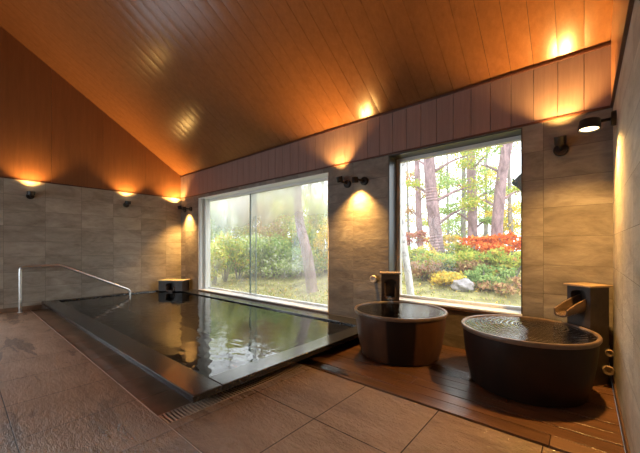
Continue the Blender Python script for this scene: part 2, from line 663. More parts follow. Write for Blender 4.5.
W1 = (-7.43, -3.22, 0.17, 2.485)       # window openings x0 x1 z0 z1
W2 = (-2.12, -0.515, 0.50, 2.548)
TH = 0.30                               # wall thickness

# window wall: stone round the two openings
m = MB()
yb, yt = YB, YB + TH
m.box(XL, yb, -0.8, W1[0], yt, BAND)
m.box(W1[0], yb, -0.8, W1[1], yt, W1[2])
m.box(W1[0], yb, W1[3], W1[1], yt, BAND)
m.box(W1[1], yb, -0.8, W2[0], yt, BAND)
m.box(W2[0], yb, -0.8, W2[1], yt, W2[2])
m.box(W2[0], yb, W2[3], W2[1], yt, BAND)
m.box(W2[1], yb, -0.8, XR, yt, BAND)
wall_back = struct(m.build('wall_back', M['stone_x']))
# wood band of vertical boards above the stone
m = MB()
x = XR - 0.004
BW = 0.205
while x > XL + 0.02:
    x0 = max(XL + 0.004, x - BW + 0.005)
    m.box(x0, YB - 0.016, BAND + 0.02, x, YB + 0.006, EAVE - 0.01)
    x -= BW
band = m.build('band_boards', M['band_wood'], wall_back, bevel=0.0015)
MB().box(XL, YB + 0.006, BAND, XR, yt, EAVE + 0.05).build('band_backing', M['shadow_gap'], wall_back)

# left wall
WS = (-3.1, 0.25, 0.25, 2.45)           # opening added in the left wall for fill light, out of view
m = MB()
m.box(XL - 0.2, YF - 0.2, -0.8, XL, WS[0], BAND)
m.box(XL - 0.2, WS[1], -0.8, XL, YB + TH, BAND)
m.box(XL - 0.2, WS[0], -0.8, XL, WS[1], WS[2])
m.box(XL - 0.2, WS[0], WS[3], XL, WS[1], BAND)
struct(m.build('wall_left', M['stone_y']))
wall_left = bpy.data.objects['wall_left']
def gable(x0, x1, parent, name):
    mb = MB()
    y = YB - 0.006
    while y > YF:
        y0 = max(YF, y - 0.9)
        a, b = y0 + 0.0015, y - 0.0015
        ys = [a, RIDGE, b] if a < RIDGE < b else [a, b]
        poly = [(a, BAND + 0.02), (b, BAND + 0.02)] + [(t, ceil_z(t) + 0.02) for t in reversed(ys)]
        mb.prism(poly, x0, x1, 0)
        y -= 0.9
    return mb.build(name, M['gable_wood'], parent)
gable(XL - 0.01, XL + 0.014, wall_left, 'gable_panel')
poly = [(YF, BAND), (YB + TH, BAND), (YB + TH, EAVE + 0.05), (YB, EAVE + 0.06), (RIDGE, ceil_z(RIDGE) + 0.1), (YF, EAVE + 0.1)]
MB().prism(poly, XL - 0.2, XL - 0.01, 0).build('gable_backing', M['shadow_gap'], wall_left)

# right wall
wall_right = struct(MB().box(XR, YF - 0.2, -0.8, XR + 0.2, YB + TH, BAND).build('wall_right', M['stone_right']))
gable(XR - 0.014, XR + 0.01, wall_right, 'gable_panel')
MB().prism(poly, XR + 0.01, XR + 0.2, 0).build('gable_backing', M['shadow_gap'], wall_right)

# wall behind the viewer
WB = (-7.9, -3.6, 0.25, 2.5)           # long opening added behind the viewer for fill light
m = MB()
m.box(XL - 0.2, YF - 0.2, -0.8, WB[0], YF, EAVE + 0.1)
m.box(WB[1], YF - 0.2, -0.8, XR + 0.2, YF, EAVE + 0.1)
m.box(WB[0], YF - 0.2, -0.8, WB[1], YF, WB[2])
m.box(WB[0], YF - 0.2, WB[3], WB[1], YF, EAVE + 0.1)
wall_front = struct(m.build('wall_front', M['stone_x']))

# ceiling: boards running down each slope
ceiling = None
for side in (1, -1):
    mb = MB()
    x = XR - 0.002
    while x > XL + 0.01:
        x0 = max(XL, x - BW + 0.0035)
        tl = rnd.uniform(-0.001, 0.001)
        ya, yc = (YB + 0.0, RIDGE) if side == 1 else (YF, RIDGE)
        za, zc = ceil_z(ya), ceil_z(yc)
        t = 0.02
        K = 6                                   # boards are slightly crowned across their width
        prof = [(x0 + (x - x0) * k / K, tl * (1 - 2 * k / K) - 0.0024 * (1 - (2 * k / K - 1) ** 2)) for k in range(K + 1)]
        vs, fs = [], []
        for (yy, zz) in ((ya, za), (yc, zc)):
            vs += [(px_, yy, zz + dz_) for px_, dz_ in prof] + [(x, yy, zz + t), (x0, yy, zz + t)]
        n_ = K + 3
        fs = [(k, k + 1, n_ + k + 1, n_ + k) if side == 1 else (k + 1, k, n_ + k, n_ + k + 1) for k in range(n_ - 1)]
        fs.append((n_ - 1, 0, n_, 2 * n_ - 1) if side == 1 else (0, n_ - 1, 2 * n_ - 1, n_))
        fs += [tuple(range(n_))[::-1], tuple(range(n_, 2 * n_))]
        mb.add(vs, fs)
        x -= BW
    o = mb.build('ceiling', M['ceiling_wood'], smooth=True)
    struct(o)
    if side == 1:
        ceiling = o
    mb = MB()
    mb.add([(XL - .2, ya, za + .012), (XR + .2, ya, za + .012), (XR + .2, yc, zc + .012), (XL - .2, yc, zc + .012),
            (XL - .2, ya, za + .15), (XR + .2, ya, za + .15), (XR + .2, yc, zc + .15), (XL - .2, yc, zc + .15)],
           [(0, 1, 2, 3), (7, 6, 5, 4), (0, 4, 5, 1), (1, 5, 6, 2), (2, 6, 7, 3), (3, 7, 4, 0)])
    mb.build('ceiling_backing', M['shadow_gap'], o)

# trims: stone/band and band/ceiling
struct(MB().box(XL, YB - 0.022, BAND - 0.004, XR, YB + 0.004, BAND + 0.018).build('trim_1', M['trim_wood'], bevel=0.003))
struct(MB().box(XL, YB - 0.030, EAVE - 0.030, XR, YB + 0.004, EAVE - 0.002).build('trim_2', M['trim_wood'], bevel=0.003))
struct(MB().box(XL - 0.004, YF, BAND - 0.004, XL + 0.022, YB, BAND + 0.018).build('trim_3', M['trim_wood'], bevel=0.003))
struct(MB().box(XR - 0.022, YF, BAND - 0.004, XR + 0.004, YB, BAND + 0.018).build('trim_4', M['trim_wood'], bevel=0.003))

# ------------------------------------------------------------------ floor
SEAM = 0.97
m = MB()
m.box(XL, YF, -0.1, XR, SEAM, 0.0)
m.box(-2.235, SEAM, -0.1, XR, 2.395, 0.0)
floor = struct(m.build('floor', M['floor']))
# lower gutter strip along the near side of the pool, laid in short stones
m = MB()
x = XL
while x < -2.41:
    x1 = min(-2.405, x + 0.465)
    m.box(x + 0.003, SEAM + 0.012, -0.1, x1 - 0.003, 1.262, -0.012)
    x += 0.465
m.build('gutter_strip', M['gutter'], floor)
MB().box(XL, SEAM, -0.15, -2.2, 2.395, -0.1).build('sub_floor', M['drain_dark'], floor)
struct(MB().box(XL, SEAM - 0.002, -0.05, XR - 1.45, SEAM + 0.003, 0.0025).build('trim_5', M['grate']))
struct(MB().box(XL, YF, 0.0, XL + 0.014, 1.14, 0.085).build('baseboard_left', M['gutter'], bevel=0.003))
struct(MB().box(XR - 0.012, YF, 0.0, XR, 4.0, 0.06).build('baseboard_right', M['frame_brown'], bevel=0.003))

# ------------------------------------------------------------------ windows
def window(n, w, mull=None, fog=False, label=None):
    x0, x1, z0, z1 = w
    yg = YB + TH - 0.05
    root = empty('window_%d' % n, ((x0 + x1) / 2, YB + TH / 2, z0))
    struct(root)
    L = root.location
    def b(mb, a0, b0, c0, a1, b1, c1):
        mb.box(a0 - L.x, b0 - L.y, c0 - L.z, a1 - L.x, b1 - L.y, c1 - L.z)
    # reveal lining
    jamb = MB()
    lin = 0.012
    b(jamb, x0, YB - 0.008, z0, x0 + lin, YB + TH, z1)
    b(jamb, x1 - lin, YB - 0.008, z0, x1, YB + TH, z1)
    b(jamb, x0 + lin, YB - 0.008, z1 - lin, x1 - lin, YB + TH, z1)
    jamb.build('window_lining', M['frame_white'] if fog else M['frame_dark'], root, bevel=0.002)
    # sill
    s = MB()
    b(s, x0 - 0.0, YB - 0.014, z0 - 0.0, x1 + 0.0, YB + TH, z0 + 0.02)
    s.build('window_sill', M['frame_white'], root, bevel=0.003)
    if fog:
        s = MB()
        b(s, x0, YB - 0.02, z0 - 0.035, x1, YB + 0.01, z0 - 0.0)
        s.build('sill_trim', M['frame_brown'], root, bevel=0.003)
    else:
        s = MB()
        b(s, x0 - 0.01, YB - 0.02, z0 - 0.03, x1 + 0.01, YB + 0.01, z0 - 0.002)
        s.build('sill_trim', M['frame_brown'], root, bevel=0.003)
    # sash
    f = MB()
    fw = 0.055
    b(f, x0 + lin, yg - 0.035, z0 + 0.02, x0 + lin + fw, yg + 0.035, z1 - lin)
    b(f, x1 - lin - fw * 0.5, yg - 0.035, z0 + 0.02, x1 - lin, yg + 0.035, z1 - lin)
    b(f, x0 + lin, yg - 0.034, z1 - lin - 0.05, x1 - lin, yg + 0.034, z1 - lin)
    b(f, x0 + lin, yg - 0.034, z0 + 0.02, x1 - lin, yg + 0.034, z0 + 0.055)
    f.build('window_frame', M['frame_white'], root, bevel=0.003)
    if fog:
        # inner track post beside the left jamb
        f = MB()
        b(f, x0 + lin + 0.06, yg - 0.13, z0 + 0.02, x0 + lin + 0.10, yg - 0.05, z1 - lin)
        b(f, x0 + lin, YB + 0.02, z0 + 0.02, x0 + lin + 0.03, YB + 0.06, z1 - lin)
        f.build('window_track', M['frame_white'], root, bevel=0.003)
    panes = [(x0 + lin + fw, x1 - lin - fw * 0.5)] if mull is None else [(x0 + lin + fw, mull + 0.16), (mull, x1 - lin - fw * 0.5)]
    for i, (a, c) in enumerate(panes):
        p = MB()
        yy = yg + (0.012 if i == 0 else -0.02)
        b(p, a, yy - 0.004, z0 + 0.055, c, yy + 0.004, z1 - lin - 0.05)
        p.build('pane', M['glass_fog'] if fog else M['glass_veil'], root)
    if mull is not None:
        p = MB()
        b(p, mull - 0.012, yg - 0.03, z0 + 0.055, mull + 0.012, yg - 0.012, z1 - lin - 0.05)
        b(p, mull + 0.155, yg + 0.004, z0 + 0.055, mull + 0.168, yg + 0.02, z1 - lin - 0.05)
        p.build('pane_edge', M['edge'], root)
    portal(x0 + 0.02, x1 - 0.02, z0 + 0.03, z1 - 0.02, YB + TH + 0.03)
    return root
M['edge'] = plain('glass_edge', (0.20, 0.27, 0.25), 0.2)
window(1, W1, mull=-5.62, fog=True)
window(2, W2)
# openings added outside the frame for fill light: plain frames and clear panes
def fill_glazing(name, w, length, height, n, rz):
    w3 = struct(empty(name, w, rz))
    hw = length / 2
    f = MB()
    for i in range(n + 1):
        xx = -hw + 2 * hw * i / n
        f.box(max(-hw, xx - 0.03), -0.03, 0, min(hw, xx + 0.03), 0.03, height)
    f.box(-hw, -0.029, 0, hw, 0.029, 0.06)
    f.box(-hw, -0.029, height - 0.06, hw, 0.029, height)
    f.build('window_frame', M['frame_dark'], w3)
    for i in range(n):
        a = -hw + 2 * hw * i / n + 0.03
        MB().box(a, -0.004, 0.06, a + 2 * hw / n - 0.06, 0.004, height - 0.06).build('pane', M['glass'], w3)
    return w3
fill_glazing('window_3', (XL - 0.1, (WS[0] + WS[1]) / 2, WS[2]), WS[1] - WS[0], WS[3] - WS[2], 3, math.pi / 2)
pl = portal(-1, 1, 0, 2, 0)
pl.location = (XL - 0.23, (WS[0] + WS[1]) / 2, (WS[2] + WS[3]) / 2)
pl.rotation_euler = (0, -math.pi / 2, 0)
pl.data.size, pl.data.size_y = WS[3] - WS[2] - 0.06, WS[1] - WS[0] - 0.06
fill_glazing('window_4', ((WB[0] + WB[1]) / 2, YF - 0.1, WB[2]), WB[1] - WB[0], WB[3] - WB[2], 4, 0)
portal(WB[0] + .03, WB[1] - .03, WB[2] + .03, WB[3] - .03, YF - 0.23, 1)

# ------------------------------------------------------------------ pool
PX0, PX1, PY0, PY1, CZ = XL + 0.002, -2.2, 1.14, YB - 0.022, 0.15
pool = tag(empty('bathing_pool', ((PX0 + PX1) / 2, (PY0 + PY1) / 2, 0)),
           'large rectangular indoor bathing pool with black stone rim along the big window', 'pool')
L = pool.location
def pb(mb, *a):
    mb.box(a[0] - L.x, a[1] - L.y, a[2] - L.z, a[3] - L.x, a[4] - L.y, a[5] - L.z)
IX0, IX1, IY0, IY1 = XL + 0.13, -2.43, 1.385, 3.68
for nm, bxs in (('rim_slab', [(PX0, PY0, CZ - 0.055, PX1, IY0, CZ)]),
                ('rim_slab', [(IX1, IY0 + 0.002, CZ - 0.055, PX1, PY1, CZ)]),
                ('rim_slab', [(PX0, IY1, CZ - 0.055, IX1 - 0.002, PY1, CZ)]),
                ('rim_slab', [(PX0, IY0 + 0.002, CZ - 0.055, IX0, IY1 - 0.002, CZ)])):
    mb = MB()
    for q in bxs:
        pb(mb, *q)
    mb.build(nm, M['curb'], pool, bevel=0.006)
mb = MB()
pb(mb, PX0, PY0 + 0.125, -0.7, IX1 + 0.03, IY0, CZ - 0.055)
pb(mb, IX1, IY0, -0.7, IX1 + 0.03, PY1, CZ - 0.055)
pb(mb, PX0, IY1, -0.7, IX1, PY1, CZ - 0.055)
pb(mb, PX0, IY0, -0.7, IX0, IY1, CZ - 0.055)
pb(mb, PX0, PY0 + 0.125, -0.75, IX1 + 0.03, PY1, -0.7)
mb.build('basin', M['basin'], pool)
wv = MB()
wv.add([(IX0, IY0, 0), (IX1, IY0, 0), (IX1, IY1, 0), (IX0, IY1, 0)], [(0, 1, 2, 3)])
water = wv.build('pool_water', M['pool_water'], loc=(0, 0, CZ - 0.022))
tag(water, 'dark rippling water filling the big rectangular pool', 'water', kind='stuff')

# drain grating along the pool's right side
g = tag(empty('drain_grating', (-2.32, 1.68, 0)), 'long slotted drain grating along the pool edge by slate tiles', 'drain grating')
mb = MB()
y = SEAM + 0.012
while y < 2.385:
    mb.box(-2.398 + 2.32, y - 1.68, -0.014, -2.242 + 2.32, y + 0.011 - 1.68, 0.001)
    y += 0.028
mb.build('grating_bars', M['grate'], g)
mb = MB()
mb.box(-2.404 + 2.32, SEAM - 1.68 + 0.006, -0.02, -2.398 + 2.32, 2.39 - 1.68, 0.002)
mb.box(-2.242 + 2.32, SEAM - 1.68 + 0.006, -0.02, -2.236 + 2.32, 2.39 - 1.68, 0.002)
mb.build('grating_frame', M['grate'], g)

# handrail into the pool
hr = tag(empty('handrail', (-8.19, 0.81, 0)), 'bent stainless steel handrail going down into the pool', 'handrail')
path = round_path([(0, 0, 0), (0, 0, 0.865), (0, 0.60, 0.872), (0, 1.88, 0.235), (0, 1.88, -0.25)], 0.07)
MB().tube(path, 0.025, 16).build('rail_tube', M['metal'], hr, smooth=True)
MB().lathe([(0, 0), (0.045, 0), (0.045, 0.008), (0.024, 0.012), (0.0, 0.012)], 32).build('floor_flange', M['metal'], hr, smooth=True)

# ------------------------------------------------------------------ deck
deck = empty('wooden_deck', (-1.0, 3.2, 0))
tag(deck, 'dark wooden plank deck under the two round tubs', 'deck')
DY0, DY1 = 2.405, YB - 0.004
mbs = {'planks': MB(), 'lighter_plank': MB()}
y = DY0
k = 0
pw = (DY1 - DY0) / 11
DX0, DX1 = -2.395, XR - 0.014
for k in range(11):
    cuts = [DX0] + sorted(rnd.uniform(DX0 + 0.3, DX1 - 0.3) for _ in range(1 if k else 0)) + [DX1]
    if k == 0:
        cuts = [DX0, -0.17, DX1]
    for a, b_ in zip(cuts[:-1], cuts[1:]):
        tgt = 'lighter_plank' if (k == 0 and a > -0.3) else 'planks'
        dz = rnd.uniform(-0.002, 0.002)
        mbs[tgt].box(a + 1.0 + 0.002, y - 3.2 + 0.003, -0.03, b_ + 1.0 - 0.002, y + pw - 3.2 - 0.003, 0.012 + dz)
    y += pw
for nm, mb in mbs.items():
    mb.build(nm, M['deck2'] if nm == 'lighter_plank' else M['deck'], deck, bevel=0.002)
MB().box(DX0 + 1, DY0 - 3.2 - 0.008, -0.1, DX1 + 1, DY1 - 3.2, -0.03).build('deck_frame', M['drain_dark'], deck)

def puddle(pts, label):
    n = len(pts)
    cx_ = sum(p[0] for p in pts) / n
    cy_ = sum(p[1] for p in pts) / n
    poly = round_path([(p[0] - cx_, p[1] - cy_, 0) for p in pts + pts[:2]], 0.03, 3)[1:-1]
    vs = [tuple(p) for p in poly]
    mb = MB()
    mb.add(vs, [tuple(range(len(vs)))])
    o = mb.build('puddle', M['puddle'], loc=(cx_, cy_, 0.0165))
    return tag(o, label, 'puddle')
puddle([(-1.30, 3.18), (-1.03, 3.06), (-0.78, 3.07), (-0.62, 3.12), (-0.80, 3.24), (-1.05, 3.30), (-1.24, 3.30)],
       'shiny puddle on the deck planks between the two tubs')
puddle([(-2.34, 2.42), (-1.86, 2.42), (-1.70, 2.45), (-1.86, 2.53), (-2.30, 2.54)],
       'shallow grey puddle on the deck plank beside the pool corner')

# ------------------------------------------------------------------ tubs
def tub(name, loc, h, r, glaze_m, label, water_m, wlabel):
    t = tag(empty(name, loc), label, 'bathtub', 'round ceramic soaking tubs')
    outer = [(0.0, 0.0), (r * 0.80, 0.0), (r * 0.835, 0.012), (r * 0.885, 0.12), (r * 0.935, 0.27), (r * 0.962, 0.40), (r * 0.968, h - 0.045)]
    inner = [(r * 0.935, h - 0.03), (r * 0.90, 0.30), (r * 0.78, 0.12), (r * 0.6, 0.08), (0.0, 0.075)]
    MB().lathe(outer + [(r * 0.968, h - 0.03)] + inner, 96).build('tub_body', glaze_m, t, smooth=True)
    rim = [(r * 0.93, h - 0.034), (r * 0.985, h - 0.040), (r * 0.998, h - 0.028), (r, h - 0.012), (r * 0.99, h - 0.002), (r * 0.97, h),
           (r * 0.948, h - 0.004), (r * 0.936, h - 0.016), (r * 0.93, h - 0.034)]
    ro = MB().lathe(rim, 96, closed=False).build('tub_rim', M['glaze_rim'], t, smooth=True)
    ro['label'] = 'lighter tan rounded rim'
    w = MB()
    n = 96
    w.add([(r * 0.936 * math.cos(2 * math.pi * i / n), r * 0.936 * math.sin(2 * math.pi * i / n), 0) for i in range(n)], [tuple(range(n))])
    wo = w.build('tub_water', water_m, loc=(loc[0], loc[1], loc[2] + h - 0.012))
    tag(wo, wlabel, 'water', kind='stuff')
    return t
DZ = 0.0145
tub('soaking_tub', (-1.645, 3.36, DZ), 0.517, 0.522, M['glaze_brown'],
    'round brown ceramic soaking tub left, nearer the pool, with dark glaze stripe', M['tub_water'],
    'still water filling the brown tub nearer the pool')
tub('soaking_tub', (-0.412, 3.325, DZ), 0.519, 0.521, M['glaze_dark'],
    'round near-black ceramic soaking tub on the right, under the corner lamps', M['tub_water_rings'],
    'rippling water filling the near-black tub by the right wall')

# ------------------------------------------------------------------ water spouts
def trough_mesh(length, w, h0, h1, z, y0, drop=0.02, th=0.014):
    """open U channel running from y0 towards -y, sides falling from h0 to h1, curled lips"""
    mb = MB()
    N = 9
    K = 8
    def sec(t):
        hh = h0 + (h1 - h0) * (t ** 1.6)
        pts_o, pts_i = [], []
        for i in range(N):
            a = math.pi * i / (N - 1)
            pts_o.append((-math.cos(a) * w / 2, -math.sin(a) ** 0.6 * w * 0.32))
            pts_i.append((-math.cos(a) * (w / 2 - th), -math.sin(a) ** 0.6 * (w * 0.32 - th)))
        pts_o = [(-w / 2, hh)] + pts_o + [(w / 2, hh)]
        pts_i = [(-w / 2 + th, hh)] + pts_i + [(w / 2 - th, hh)]
        return pts_o + pts_i[::-1]
    S = [sec(k / K) for k in range(K + 1)]
    n = len(S[0])
    vs, fs = [], []
    for k in range(K + 1):
        t = k / K
        for (a, b_) in S[k]:
            vs.append((a, y0 - length * t, z + b_ - drop * t))
    for k in range(K):
        for i in range(n):
            j = (i + 1) % n
            fs.append((k * n + i, k * n + j, (k + 1) * n + j, (k + 1) * n + i))
    h = n // 2
    for k in (0, K):
        for i in range(h - 1):
            q = (k * n + i, k * n + i + 1, k * n + n - 2 - i, k * n + n - 1 - i)
            fs.append(q if k == 0 else q[::-1])
    return mb.add(vs, fs)

def spout(name, loc, rz, w, d, h, ow, oz0, oz1, tl, label, cap_over=0.02, cat='water spout', cap='post_cap'):
    """stone post with an arched mouth on its local -y side, a cap, an open trough"""
    t = tag(empty(name, loc, rz), label, cat)
    t['group'] = 'stone water spouts'
    mb = MB()
    hd = d / 2
    mb.box(-w / 2, 0.0, 0, w / 2, hd, h)                      # back half
    mb.box(-w / 2, -hd, 0, -ow / 2, 0, h)                     # cheeks
    mb.box(ow / 2, -hd, 0, w / 2, 0, h)
    mb.box(-ow / 2, -hd, 0, ow / 2, 0, oz0)                   # below the mouth
    # arched head
    n = 10
    arc = [(ow / 2 * math.cos(math.pi * i / n), oz1 - ow * 0.25 + ow * 0.25 * math.sin(math.pi * i / n)) for i in range(n + 1)]
    poly = [(-ow / 2, h), (ow / 2, h)] + arc
    # split into quads for a clean concave face
    for i in range(n):
        (xa, za), (xb, zb) = arc[i], arc[i + 1]
        mb.prism([(xb, zb), (xa, za), (xa, h), (xb, h)], -hd, 0, 1)
    mb.build('post', M['post_stone'], t, bevel=0.0)
    c = MB()
    c.box(-w / 2 - cap_over, -hd - cap_over * 1.2, h + 0.0005, w / 2 + cap_over, hd + cap_over, h + 0.02)
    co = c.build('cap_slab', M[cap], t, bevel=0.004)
    co['label'] = 'pale wood-coloured cap'
    z = oz0 + ow * 0.30
    to = trough_mesh(tl + hd * 0.9, ow * 0.94, (oz1 - oz0) * 0.5, (oz1 - oz0) * 0.16, z, -0.01, drop=0.03 + tl * 0.15).build('trough', M['trough'], t, smooth=True)
    to['label'] = 'open tan trough'
    wf = MB()
    wt = ow * 0.7
    zz = z - ow * 0.2
    wf.add([(-wt / 2, -0.02, zz + 0.01), (wt / 2, -0.02, zz + 0.01), (wt / 2, -hd * 0.9 - tl, zz - 0.01), (-wt / 2, -hd * 0.9 - tl, zz - 0.01)], [(0, 1, 2, 3)])
    wf.build('flowing_water', M['puddle'], t)
    return t, z

spout('water_spout', (-2.03, 3.865, DZ), math.radians(30), 0.235, 0.17, 0.872, 0.16, 0.57, 0.805, 0.05,
      'tall dark water spout post behind the brown tub, beside window')
t2, z2 = spout('water_spout', (0.02, 3.80, DZ), math.radians(-38), 0.21, 0.21, 0.872, 0.14, 0.66, 0.84, 0.20,
      'tall dark water spout post in the right corner with projecting trough')
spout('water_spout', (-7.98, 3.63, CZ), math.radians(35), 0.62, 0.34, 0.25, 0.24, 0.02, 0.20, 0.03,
      'low wide spout box with lamplit-toned cap on the pool rim corner', cap_over=0.025, cap='lamplit_cap')

def stream(x, y, z0, z1, w, rz, label, name='falling_water'):
    mb = MB()
    n = 10
    ca, sa = math.cos(rz), math.sin(rz)
    for s in (-1, 0, 1):
        pts, rad = [], []
        for k in range(n + 1):
            tt = k / n
            f = tt * tt * 0.03
            px = s * w * 0.38 * (1 - 0.25 * tt)
            py = -f + rnd.uniform(-1, 1) * 0.001
            pts.append((ca * px - sa * py, sa * px + ca * py, -(z0 - z1) * tt))
            rad.append(0.009 * (1 - 0.35 * tt) + rnd.uniform(-1, 1) * 0.0012)
        mb.tube(pts, rad, 10)
    o = mb.build(name, M['stream'], loc=(x, y, z0), smooth=True)
    return tag(o, label, 'water', kind='stuff')
rz2 = math.radians(-38)
dirv = Vector((math.sin(rz2), -math.cos(rz2)))
tip = Vector((0.02, 3.80)) + dirv * (0.20 + 0.105 + 0.005)
stream(tip.x, tip.y, 0.66, 0.52, 0.10, rz2, 'thin stream of water falling from the corner trough into near-black tub')
rz1 = math.radians(30)
tip = Vector((-2.035, 3.86)) + Vector((math.sin(rz1), -math.cos(rz1))) * 0.145
stream(tip.x, tip.y, 0.60, 0.52, 0.08, rz1, 'thin stream of water falling into the brown tub')

def valve(loc, direction, r, label, reach=0.03, mat='valve'):
    t = tag(empty('water_valve', loc), label, 'valve', 'round water valves by the spouts')
    d = Vector(direction).normalized()
    R = d.to_track_quat('Z', 'Y').to_matrix().to_4x4()
    MB().lathe([(0, 0), (r * 0.4, 0), (r * 0.4, reach), (0, reach)], 24, R).build('valve_stem', M['metal'], t, smooth=True)
    MB().lathe([(0, reach - 0.002), (r * 0.9, reach - 0.002), (r, reach + 0.006), (r, reach + 0.02), (r * 0.85, reach + 0.03), (r * 0.45, reach + 0.028), (r * 0.35, reach + 0.02), (0, reach + 0.02)], 32, R).build('valve_knob', M[mat], t, smooth=True)
    return t
valve((-2.34, 4.0, 0.785), (0, -1, 0), 0.055, 'round pale valve knob on the stone wall left of brown tub spout', 0.04, 'valve_pale')
valve((0.160, 3.998, 0.165), (0, -1, 0), 0.042, 'lower round valve knob low on the wall beside the corner spout', 0.26)
valve((0.166, 3.998, 0.32), (0, -1, 0), 0.030, 'upper smaller valve knob on the wall beside the corner spout', 0.26)

# ------------------------------------------------------------------ wall lamps
def lamp(mount, normal, head, aim, label, watts, spread=95, mount_r=0.062, head_r=0.052, head_l=0.085, blend=0.6):
    """mount: centre of wall plate, head: centre of the cup, aim: direction the cup opens to"""
    root = tag(empty('wall_lamp', mount), label, 'lamp', 'small bronze spot lamps on the stone walls')
    P = Vector(mount)
    nv = Vector(normal).normalized()
    Rn = nv.to_track_quat('Z', 'Y').to_matrix().to_4x4()
    MB().lathe([(0, 0.0005), (mount_r, 0.0005), (mount_r, 0.028), (mount_r * 0.9, 0.034), (0, 0.034)], 32, Rn).build('wall_plate', M['lamp_body'], root, smooth=True)
    H = Vector(head) - P
    av = Vector(aim).normalized()
    start = nv * 0.03
    mid = nv * max(0.06, H.dot(nv) * 0.75) + (H - nv * H.dot(nv)) * 0.25
    MB().tube(round_path([start, mid, H - av * head_l * 0.35], 0.02, 4), 0.014, 12).build('arm', M['lamp_body'], root, smooth=True)
    Ra = Matrix.Translation(H) @ av.to_track_quat('Z', 'Y').to_matrix().to_4x4()
    hl = head_l / 2
    hd = MB().lathe([(0, -hl), (head_r * 0.80, -hl), (head_r * 0.93, -hl + 0.008), (head_r, hl), (head_r * 0.9, hl), (head_r * 0.86, hl - 0.012), (0, hl - 0.012)], 40, Ra).build('lamp_head', M['lamp_body'], root, smooth=True)
    MB().lathe([(0, hl - 0.011), (head_r * 0.82, hl - 0.011), (head_r * 0.6, hl - 0.006), (0, hl - 0.004)], 32, Ra).build('lens', M['lens'], hd, smooth=True)
    l = bpy.data.lights.new('lamp_light', 'SPOT')
    l.energy = watts * LAMP
    l.color = WARM
    l.spot_size = math.radians(spread)
    l.spot_blend = blend
    l.shadow_soft_size = head_r * 0.7
    lo = bpy.data.objects.new('lamp_light', l)
    C.objects.link(lo)
    lo.parent = root
    lo.location = H + av * (hl + 0.004)
    lo.rotation_euler = av.to_track_quat('-Z', 'Y').to_euler()
    return root

UP = (0, 0, 1)
zl = 2.26
lamp((XL, 0.97, zl), (1, 0, 0), (XL + 0.13, 0.97, zl + 0.04), (0.10, 0, 1), 'single uplight on the left wall, nearest the frame edge', 40, 118, head_l=0.075, head_r=0.065)
lamp((XL, 2.665, zl), (1, 0, 0), (XL + 0.13, 2.665, zl + 0.04), (0.10, 0, 1), 'single uplight high on the left wall above the pool corner', 40, 118, head_l=0.075, head_r=0.065)
for dx, who in ((0.0, 'far corner by the big window'), (5.30, 'pier between the two windows')):
    x1_ = -8.13 + dx
    x2_ = -7.82 + dx
    lamp((x1_, YB, 2.237), (0, -1, 0), (x1_ - 0.075, YB - 0.115, 2.30), (-0.12, -0.25, 1),
         'upward-facing left lamp of the pair at the ' + who, 55, 112)
    lamp((x2_, YB, 2.24), (0, -1, 0), (x2_ - 0.075, YB - 0.15, 2.245), (-0.05, 0.12, -1),
         'downward-facing lit right lamp of the pair at the ' + who, 95, 108, blend=1.0)
lamp((-0.184, YB, 2.235), (0, -1, 0), (-0.186, YB - 0.105, 2.305), (0.0, -0.3, 1), 'upward-facing lamp on the window wall above the near-black tub', 54, 118)
lamp((XR, 3.60, 2.335), (-1, 0, 0), (0.03, 3.42, 2.265), (-0.05, -0.08, -1), 'lit downlight on an arm on the right stone wall', 95, 140, head_r=0.075, head_l=0.085, blend=1.0)
# unseen fill lamps added behind the viewer to brighten the room
for y_ in (1.2, -0.9):
    lamp((XR, y_, zl), (-1, 0, 0), (XR - 0.11, y_, zl + 0.04), (-0.25, 0, 1), 'added fill uplight on the right wall behind the viewer', 14, 130, head_r=0.065)
for x_ in (-1.5, -4.2, -6.8):
    lamp((x_, YF, 2.75), (0, 1, 0), (x_, YF + 0.12, 2.79), (0, 0.3, 1), 'added fill uplight on the wall behind the viewer', 30, 130, head_r=0.065)

# ------------------------------------------------------------------ outside
def gz(x, y):
    x = np.asarray(x, float)
    y = np.asarray(y, float)
    r = np.clip(y - 6.3, 0, None)
    z = -0.06 + 0.18 * np.minimum(r, 6.2) - 0.10 * np.clip(r - 9, 0, 20)
    z = z + 0.06 * np.sin(x * 0.9 + 1.3) * np.sin(y * 0.7) + 0.03 * np.sin(x * 2.3) * np.cos(y * 1.9 + x)
    return z

nx, ny = 90, 70
xs = np.linspace(-46, 14, nx)
ys = YB + TH + 0.0 + (np.linspace(0, 1, ny) ** 1.6) * 42
gx, gy = np.meshgrid(xs, ys)
gzv = gz(gx, gy)
verts = np.stack([gx, gy, gzv], -1).reshape(-1, 3)
faces = [(j * nx + i, j * nx + i + 1, (j + 1) * nx + i + 1, (j + 1) * nx + i) for j in range(ny - 1) for i in range(nx - 1)]
gm = MB()
gm.v = [tuple(v) for v in verts.tolist()]
gm.f = faces
ground = gm.build('ground', M['ground'], smooth=True)
struct(ground)


